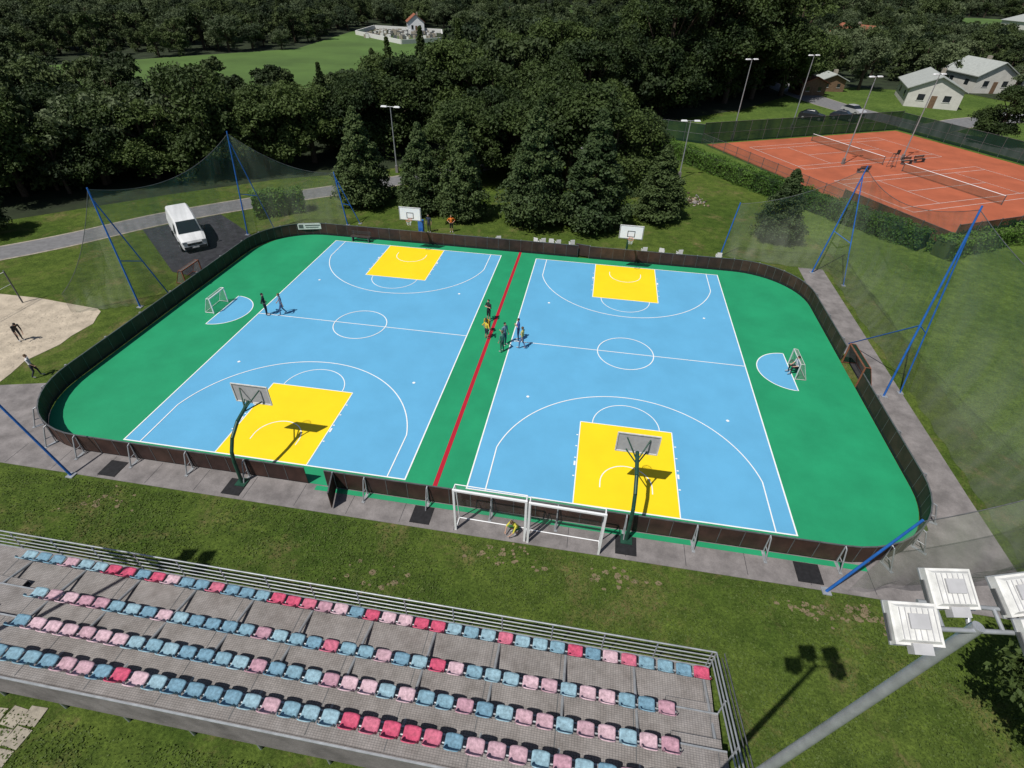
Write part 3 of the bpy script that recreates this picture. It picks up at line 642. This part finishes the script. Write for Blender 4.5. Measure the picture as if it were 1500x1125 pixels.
def chair(loc,rz):
    b=MB(); b.box((0,0,.43),(.42,.42,.04),'white'); b.box((0,.2,.68),(.40,.03,.42),'white')
    for q in (-.18,.18):
        b.tube((q,-.18,0),(q,-.18,.43),.018,'white'); b.tube((q,.2,0),(q,.2,.6),.018,'white')
        b.box((q*1.15,0,.62),(.03,.38,.03),'white'); b.tube((q*1.15,-.17,.43),(q*1.15,-.17,.62),.014,'white')
    b.obj('white_chair',loc,rz)
for x,y in ((-2.2,15.3),(1.2,15.6),(1.75,15.65),(2.5,15.7),(3.1,15.6),(4.3,15.8),(10.6,15.6),(12.1,15.7),(13.6,15.7),(16.9,15.8)): chair((x,y,0),math.pi+U(-.4,.4))
b=MB()
for i in range(110):
    a=U(0,6.28);r=abs(random.gauss(0,.8)); b.ball((r*math.cos(a),r*1.3*math.sin(a),.05),(U(.06,.2),U(.06,.2),U(.05,.18)),random.choice(['stone','soil','conc','bark']),6,4)
b.obj('rubble_pile',(16.5,31,0))
# ---------------------------------------------------------------- vehicles
def wheel(b,x,y,r,w,s):
    b.tube((x-w/2*s,y,r),(x+w/2*s,y,r),r,'black',n=18); b.tube((x+w/2*s,y,r),(x+(w/2+.01)*s,y,r),r*.6,'galv',n=12)
def prism(b,prof,w,k,top=1.):
    n=len(prof); vs=[(-w*s,y,z) for y,z,s in prof]+[(w*s,y,z) for y,z,s in prof]
    b.add(vs,[tuple(range(n)),tuple(range(2*n-1,n-1,-1))]+[(i,n+i,n+(i+1)%n,(i+1)%n) for i in range(n)],k)
def van(loc,rz):
    e=empty('panel_van',loc,rz); b=MB(); w=1.05
    # lofted panel-van shell: each station = (y, roof z, half width low, half width top)
    st=[(-2.98,.86,.84,.80),(-2.92,1.02,.92,.86),(-2.6,1.18,.98,.90),(-2.0,1.36,1.02,.92),(-1.55,1.80,1.04,.88),(-1.15,2.16,1.05,.85),(-.75,2.30,1.06,.86),(-.2,2.36,1.07,.88),(1.5,2.38,1.07,.89),(2.7,2.36,1.07,.88),(2.95,2.30,1.06,.87),(3.03,2.05,1.04,.88)]
    vs=[];m=8
    for y,z,wl,wt in st:
        zb=.34; zm=min(1.25,z-.08)
        for (x,zz) in ((-wl*.97,zb),(-wl,.62),(-wl,zm),(-wt,z-.05 if z<1.4 else z-.12),(-wt*.86,z),(wt*.86,z),(wt,z-.05 if z<1.4 else z-.12),(wl,zm),(wl,.62),(wl*.97,zb)): vs.append((x,y,zz))
    m=10; fs=[(j*m+i,j*m+i+1,(j+1)*m+i+1,(j+1)*m+i) for j in range(len(st)-1) for i in range(m-1)]+[tuple(range(m)),tuple(range(len(st)*m-1,(len(st)-1)*m-1,-1))]
    b.add(vs,fs,'white'); b.box((0,0,.36),(1.8,5.4,.16),'steeld')
    for q in (-1,1):
        for y in (-.55,.75,2.0): b.box((q*1.072,y,.95),(.008,.025,.75),'steeld')
        b.box((q*1.075,.75,.62),(.02,3.2,.07),'black')
    b.obj('body',parent=e); b=MB()
    def pl(pts,k): b.add(pts,[tuple(range(len(pts)))],k)
    pl([(-.86,-1.99,1.40),(.86,-1.99,1.40),(.74,-1.17,2.165),(-.74,-1.17,2.165)],'glass')
    for q in (-1,1):
        pl([(q*1.035,-1.75,1.30),(q*1.062,-.72,1.30),(q*.93,-.72,2.0),(q*.95,-1.2,1.95)],'glass')
        b.box((q*1.22,-1.62,1.5),(.12,.16,.32),'black'); b.tube((q*1.0,-1.62,1.42),(q*1.18,-1.62,1.46),.025,'black')
        b.box((q*.42,3.035,1.7),(.6,.012,.5),'glass')
    b.obj('windows',parent=e); b=MB()
    b.box((0,-2.985,.74),(1.1,.03,.18),'black'); b.box((0,-3.0,.46),(1.72,.1,.22),'black'); b.box((0,-3.06,.50),(.52,.02,.11),'white')
    for q in (-1,1): b.box((q*.74,-2.90,.92),(.30,.2,.16),'lens'); b.box((q*.9,3.05,1.0),(.14,.03,.5),'orange')
    b.obj('grille_and_lights',parent=e); b=MB()
    for y in (-2.05,1.9):
        for q in (-1,1): wheel(b,q*.95,y,.36,.24,q); b.tube((q*1.0,y,.38),(q*1.078,y,.38),.43,'black',n=18); b.tube((q*1.05,y,.36),(q*1.10,y,.36),.34,'black',n=18); b.tube((q*1.05,y,.36),(q*1.112,y,.36),.2,'galv',n=12)
    b.obj('wheels',parent=e)
van((-28.9,10.4,.03),math.radians(45))
def car(loc,rz,col):
    k=mat('car_paint',col,.25,.03,2,spec=.5); e=empty('parked_car',loc,rz); b=MB()
    prism(b,[(-2.1,.3,.95),(-2.15,.6,.95),(-1.95,.82,.93),(-1.0,.98,.95),(1.9,1.0,.94),(2.1,.8,.94),(2.1,.3,.95)],.9,k); prism(b,[(-1.0,.97,.92),(-.35,1.42,.74),(1.0,1.44,.74),(1.8,.99,.9)],.9,'glass'); prism(b,[(-.3,1.43,.73),(-.25,1.47,.7),(.95,1.48,.7),(1.0,1.43,.73)],.9,k); b.obj('body',parent=e)
    b=MB()
    for y in (-1.3,1.3):
        for q in (-1,1): wheel(b,q*.8,y,.32,.2,q)
    b.obj('wheels',parent=e)
for x,y,r,c in ((41,79,1.2,(.02,.02,.025)),(46.5,80,1.0,(.03,.03,.04)),(50,86,.5,(.4,.4,.42)),(3,150,1.4,(.7,.7,.7)),(6.5,151,1.5,(.5,.05,.04)),(10,149,1.5,(.7,.7,.72)),(-1,152,1.3,(.6,.6,.62)),(81,72,2.6,(.7,.7,.7)),(88,100,1.4,(.6,.6,.6)),(78,90,1.7,(.6,.6,.62)),(83,92,1.7,(.05,.06,.09))): car((x,y,.03),r,c)
# ---------------------------------------------------------------- houses
def house(name,loc,rz,w,d,h,rh,wall,roof,sc=1):
    e=place(name,None,loc,rz,sc=sc); b=MB()
    vs=[(-w/2,-d/2,0),(w/2,-d/2,0),(w/2,-d/2,h),(0,-d/2,h+rh),(-w/2,-d/2,h)]; vs+=[(x,d/2,z) for x,y,z in vs]
    b.add(vs,[(0,1,2,3,4),(9,8,7,6,5),(0,4,9,5),(1,6,7,2)],wall); b.obj('walls',parent=e); b=MB(); o=.5
    for q in (-1,1):
        sl=rh/(w/2); x1=q*(w/2+o); z1=h-o*sl+.05; a=[(0,-d/2-o,h+rh+.05),(0,d/2+o,h+rh+.05),(x1,d/2+o,z1),(x1,-d/2-o,z1)]; b.add(a+[(x,y,z+.15) for x,y,z in a],[(0,1,2,3),(4,5,6,7),(0,3,7,4),(1,2,6,5),(2,3,7,6)],roof)
    b.obj('roof',parent=e); b=MB()
    for q in (-1,1):
        b.box((q*w*.24,-d/2-.01,h*.55),(w*.13,.06,h*.32),'glass'); b.box((q*w*.24,-d/2-.02,h*.36),(w*.16,.1,.06),'whited')
        for yy in (-.25,.2): b.box((q*(w/2+.01),d*yy,h*.55),(.06,1.2,h*.3),'glass')
    b.box((0,-d/2-.02,h*.33),(1.0,.06,h*.66),'wood'); b.obj('windows_and_door',parent=e)
    b=MB(); b.box((w*.15,d*.1,h+rh),(.7,.7,1.4),'stone'); b.obj('chimney',parent=e)
house('white_house',(69,103,0),-.25,9,14,3.2,2.0,'plaster','roofg')
house('white_house',(101,113,0),1.2,10,16,3.4,2.2,'plaster','roofg'); house('white_house',(88,124,0),.2,9,11,3.4,2.4,'plaster','roofg')
house('garden_shed',(47,106,0),.3,5.5,4.5,2.2,1.1,'wood','rooft'); house('garden_shed',(53,112,0),.1,5,4,2.2,1.0,'wood','roofg')
house('village_house',(118,150,0),.5,10,12,4.5,3,'plaster','roofg')
house('village_house',(80,185,0),.5,11,12,5,3,'plaster','rooft'); house('farm_building',(195,290,0),.2,34,14,6,4,'plaster','roofg'); house('farm_building',(225,330,0),.6,18,14,5,4,'plaster','rooft')
house('white_chapel',(-67,197,0),.4,8,9,5,3,'white','rooft',.72)
b=MB(); WP=[(-84,182),(-60,160),(-50,172),(-58,200),(-86,205)]
for i in range(5):
    p=Vector((*WP[i],0));q=Vector((*WP[(i+1)%5],0)); m=(p+q)/2; d=q-p; b.box((m.x,m.y,.6),(d.length,.4,1.2),'whited',math.atan2(d.y,d.x))
for i in range(160): b.box((U(-80,-56),U(172,198),.5),(U(.6,1.4),.3,U(.7,1.4)),random.choice(['whited','stone','steeld']))
b.obj('cemetery_wall')
# ---------------------------------------------------------------- people
SK=[mat('skin_%d'%i,c,.6,.06,8) for i,c in enumerate([(.50,.30,.21),(.42,.25,.17)])]
HAIR=[mat('hair_%d'%i,c,.6,.2,20) for i,c in enumerate([(.03,.018,.012),(.10,.06,.03),(.012,.010,.009)])]
CL={}
def cloth(c):
    if c not in CL: CL[c]=mat('cloth_%d'%len(CL),c,.85,.12,9)
    return CL[c]
def rotx(p,o,a):
    y,z=p[1]-o[1],p[2]-o[2]; return (p[0],o[1]+y*math.cos(a)-z*math.sin(a),o[2]+y*math.sin(a)+z*math.cos(a))
def basej():
    J={'pel':(0,0,.52),'wai':(0,0,.61),'che':(0,.0,.72),'sho':(0,0,.795),'nek':(0,.0,.845),'hed':(0,.012,.925)}
    for n,q in (('l',-1),('r',1)):
        J['sh'+n]=(q*.108,0,.795);J['el'+n]=(q*.15,-.01,.635);J['wr'+n]=(q*.155,.035,.50);J['hi'+n]=(q*.05,0,.50);J['kn'+n]=(q*.058,.012,.275);J['an'+n]=(q*.062,-.012,.045);J['to'+n]=(q*.075,.095,.02)
    return J
def pose(kind):
    J=basej(); up=['wai','che','sho','nek','hed','shl','shr','ell','elr','wrl','wrr']
    if kind=='walk':
        J['knl']=(-.055,.09,.285);J['anl']=(-.058,.11,.045);J['tol']=(-.065,.215,.022);J['knr']=(.055,.0,.28);J['anr']=(.058,-.13,.065);J['tor']=(.065,-.04,.02)
        J['elr']=(.145,.05,.645);J['wrr']=(.14,.14,.54);J['ell']=(-.15,-.06,.645);J['wrl']=(-.15,-.08,.50)
    if kind=='hips':
        for n,q in (('l',-1),('r',1)): J['el'+n]=(q*.215,-.05,.66);J['wr'+n]=(q*.10,.045,.575)
    if kind=='point': J['elr']=(.16,.13,.74);J['wrr']=(.15,.27,.79)
    if kind=='fold':
        for n,q in (('l',-1),('r',1)): J['el'+n]=(q*.15,.03,.65);J['wr'+n]=(-q*.02,.10,.69)
    if kind=='bend':
        for k in up: J[k]=rotx(J[k],J['pel'],-.75)
        for n,q in (('l',-1),('r',1)): J['el'+n]=(q*.12,.22,.52);J['wr'+n]=(q*.09,.27,.38)
    if kind=='sit':
        dz=-.27
        for k in up+['pel','hil','hir']: p=J[k]; J[k]=(p[0],p[1],p[2]+dz)
        for k in up: J[k]=rotx(J[k],J['pel'],-.15)
        for n,q in (('l',-1),('r',1)): J['kn'+n]=(q*.085,.235,.275);J['an'+n]=(q*.08,.22,.045);J['to'+n]=(q*.09,.32,.02);J['el'+n]=(q*.14,.06,.37);J['wr'+n]=(q*.09,.18,.315)
    if kind=='crouch':
        dz=-.33
        for k in up+['pel','hil','hir']: p=J[k]; J[k]=(p[0],p[1]-.05,p[2]+dz)
        for k in up: J[k]=rotx(J[k],J['pel'],-.5)
        for n,q in (('l',-1),('r',1)): J['kn'+n]=(q*.10,.16,.27);J['an'+n]=(q*.075,.0,.045);J['to'+n]=(q*.09,.10,.02);J['el'+n]=(q*.15,.20,.28);J['wr'+n]=(q*.10,.28,.16)
    return J
def person(kind,loc,rz,H=1.68,shirt=(.02,.02,.03),pants=(.03,.04,.08),skin=0,hair=0,shorts=False,long=False,name='person'):
    J={k:Vector(p)*H for k,p in pose(kind).items()}; s=SK[skin]; sh=cloth(shirt);pt=cloth(pants);shoe=cloth((.35,.35,.36)); hr=HAIR[hair]
    b=MB(); bones=[]
    def limb(a,c,r0,r1,k):
        b.tube(J[a],J[c],r0*H,s,r1*H,10); b.ball(J[a],r0*H,s,10,8); b.ball(J[c],r1*H,s,10,8); bones.append((J[a],J[c],(r0+r1)/2*H,k))
    sp=[('pel',.082,.058,-.03),('pel',.085,.060,.0),('wai',.070,.050,0),('che',.088,.060,0),('sho',.092,.048,-.005),('nek',.034,.032,-.012)]
    vs=[]; n=14
    for i,(k,rx,ry,off) in enumerate(sp):
        a=J[sp[max(i-1,0)][0]];c=J[sp[min(i+1,len(sp)-1)][0]]; t=(c-a).normalized() if (c-a).length>1e-5 else (J['wai']-J['pel']).normalized()
        f=Vector((1,0,0)).cross(t).normalized()*-1; p=J[k]+t*off*H
        for q in range(n):
            an=2*math.pi*q/n; vs.append(p+Vector((rx*H*math.cos(an),0,0))+f*(ry*H*math.sin(an)))
    b.add(vs,[(j*n+i,j*n+(i+1)%n,(j+1)*n+(i+1)%n,(j+1)*n+i) for j in range(len(sp)-1) for i in range(n)]+[tuple(range(n-1,-1,-1)),tuple(range((len(sp)-1)*n,len(sp)*n))],s)
    bones.append((J['pel'],J['wai'].lerp(J['pel'],.5),.075*H,pt)); bones.append((J['wai'],J['sho'],.08*H,sh))
    limb('nek','hed',.030,.030,s)
    for q in 'lr':
        limb('sh'+q,'el'+q,.030,.024,sh); limb('el'+q,'wr'+q,.023,.015,sh if long else s); limb('hi'+q,'kn'+q,.050,.034,pt); limb('kn'+q,'an'+q,.034,.021,s if shorts else pt)
        limb('an'+q,'to'+q,.024,.018,shoe)
    hd=J['hed']; up=(hd-J['nek']).normalized(); fw=Vector((1,0,0)).cross(up).normalized()*-1; fw=-fw if fw.y<0 else fw
    b.ball(hd,(.044*H,.053*H,.062*H),s,14,10); b.ball(hd+fw*.018*H-up*.032*H,(.030*H,.034*H,.030*H),s,10,8); b.tube(hd+fw*.045*H+up*.008*H,hd+fw*.062*H-up*.012*H,.006*H,s,.010*H,6)
    for q in (-1,1): b.ball(hd+Vector((q*.045*H,0,-.004*H)),(.007*H,.012*H,.018*H),s,8,6)
    bones.append((hd-up*.02*H,hd+up*.02*H,.055*H,s))
    hands=[]
    for q,sg in (('l',-1),('r',1)):
        w=J['wr'+q]; d=(w-J['el'+q]).normalized(); pm=w+d*.03*H; b.tube(w,pm+d*.012*H,.015*H,s,.018*H,8); b.ball(pm,(.016*H,.021*H,.024*H),s,10,8); bones.append((w,pm+d*.02*H,.02*H,s)); hands.append((pm,d,sg))
    me=b.mesh('tmp'); o=place('tmp',me); md=o.modifiers.new('r','REMESH'); md.mode='VOXEL'; md.voxel_size=.0125; md.use_smooth_shade=True
    ms=o.modifiers.new('s','SMOOTH'); ms.iterations=4; ms.factor=.5
    dg=bpy.context.evaluated_depsgraph_get(); m2=bpy.data.meshes.new_from_object(o.evaluated_get(dg)); bpy.data.objects.remove(o)
    b2=MB(); vv=[tuple(x.co) for x in m2.vertices]; mats=[s,sh,pt,shoe]
    P=np.array([p.center for p in m2.polygons]); best=np.full(len(P),1e9); idx=np.zeros(len(P),int)
    for a,c,r,k in bones:
        a=np.array(a);c=np.array(c);dd=c-a; t=np.clip(((P-a)@dd)/(dd@dd+1e-9),0,1); ds=np.linalg.norm(P-(a+t[:,None]*dd),axis=1)-r; m=ds<best; best[m]=ds[m]; idx[m]=mats.index(k)
    b2.v=vv; b2.mats=mats[:]; b2.f=[tuple(p.vertices) for p in m2.polygons]; b2.m=idx.tolist(); b2.sm=[True]*len(b2.f)
    hb=hd+up*.014*H-fw*.010*H; b2.ball(hb,(.0475*H,.052*H,.058*H),hr,14,10)
    for q in (-1,1): b2.ball(hd+fw*.050*H+Vector((q*.016*H,0,0))+up*.004*H,.0055*H,HAIR[2],6,5)
    b2.tube(hd+fw*.051*H-up*.030*H-Vector((.011*H,0,0)),hd+fw*.051*H-up*.030*H+Vector((.011*H,0,0)),.003*H,cloth((.35,.08,.07)),n=5)
    for pm,d,sg in hands:
        side=Vector((0,1,0)); side=(side-d*side.dot(d)); side=side.normalized() if side.length>.2 else Vector((1,0,0)); pal=d.cross(side)*sg
        for i,lf in enumerate((.040,.046,.043,.033)):
            a=pm+d*.016*H+side*(.015-.010*i)*H; m=a+d*lf*.5*H-pal*.006*H; c=m+d*lf*.4*H-pal*.016*H; b2.tube(a,m,.0052*H,s,.0048*H,6); b2.tube(m,c,.0048*H,s,.0038*H,6)
        a=pm+side*.018*H-d*.004*H; m=a+(side*.6+d*.7)*.022*H; b2.tube(a,m,.006*H,s,.0055*H,6); b2.tube(m,m+d*.018*H-pal*.008*H,.0055*H,s,.0045*H,6)
    bpy.data.meshes.remove(m2)
    return b2.obj(name,loc,rz)
z=.05
person('hips',(-15.8,-.1,z),-1.2,1.72,(.012,.014,.02),(.02,.022,.03),0,2)
person('walk',(-14.75,.2,z),2.0,1.66,(.13,.17,.26),(.07,.12,.22),1,1)
person('fold',(-.45,2.2,z),2.6,1.70,(.02,.02,.022),(.018,.018,.02),0,2,shorts=True)
person('bend',(-.2,.9,z),2.9,1.45,(.55,.30,.02),(.30,.02,.02),0,1,shorts=True)
person('hips',(-.15,-.05,z),-.6,1.45,(.62,.45,.05),(.03,.035,.06),1,0,shorts=True)
person('point',(1.15,-1.4,z),.9,1.62,(.06,.20,.15),(.05,.10,.08),0,1)
person('stand',(1.15,-.55,z),-2.2,1.72,(.13,.22,.28),(.05,.08,.14),1,2)
person('fold',(1.95,.15,z),1.8,1.70,(.03,.07,.26),(.02,.03,.08),0,0)
person('walk',(2.35,-.75,z),1.2,1.66,(.42,.40,.14),(.12,.17,.30),1,1)
person('sit',(19.45,-.15,.12),1.8,1.7,(.60,.60,.62),(.02,.02,.03),0,2)
person('crouch',(4.2,-15.0,.03),2.4,1.55,(.55,.50,.06),(.04,.16,.05),0,1,shorts=True)
person('stand',(-9.0,16.7,0),3.0,1.72,(.03,.04,.08),(.03,.03,.04),1,2)
person('hips',(-7.0,17.2,0),-2.9,1.65,(.75,.20,.03),(.02,.02,.025),0,0,shorts=True)
person('bend',(-29.4,-6.1,.04),-1.9,1.65,(.02,.02,.025),(.03,.03,.04),0,2)
person('walk',(-25.2,-9.2,.03),-1.0,1.6,(.65,.65,.66),(.03,.035,.05),0,1)
# ---------------------------------------------------------------- light, world, camera
Ld=Vector((.345,.485,-1)).normalized()
sd=bpy.data.lights.new('sun','SUN'); sd.energy=4.5; sd.angle=math.radians(.53); sd.color=(1,.96,.9)
so=bpy.data.objects.new('sun',sd); COL.objects.link(so); so.rotation_euler=Ld.to_track_quat('-Z','Y').to_euler(); so.location=(0,0,60)
w=bpy.data.worlds.new('World'); SC.world=w; w.use_nodes=True; nt=w.node_tree; bg=nt.nodes['Background']; sk=nt.nodes.new('ShaderNodeTexSky'); sk.sky_type='NISHITA'; sk.sun_disc=False
sk.sun_elevation=math.asin(-Ld.z); sk.sun_rotation=math.atan2(-Ld.x,-Ld.y)%(2*math.pi); nt.links.new(sk.outputs[0],bg.inputs[0]); bg.inputs[1].default_value=.06
cd=bpy.data.cameras.new('camera'); co=bpy.data.objects.new('camera',cd); COL.objects.link(co); SC.camera=co
cd.sensor_width=36; cd.lens=782.44/1500*36; cd.clip_end=4000; cd.clip_start=.1
yw,pt,rl=-.1471,.6614,.0274
fw=Vector((math.sin(yw)*math.cos(pt),math.cos(yw)*math.cos(pt),-math.sin(pt))); rt=Vector((math.cos(yw),-math.sin(yw),0)); up=rt.cross(fw)
r2=rt*math.cos(rl)+up*math.sin(rl); u2=-rt*math.sin(rl)+up*math.cos(rl)
m=Matrix((r2,u2,-fw)).transposed().to_4x4(); m.translation=Vector((6.009,-29.452,19.595)); co.matrix_world=m
SC.view_settings.view_transform='Standard'; SC.view_settings.look='None'; SC.view_settings.exposure=0
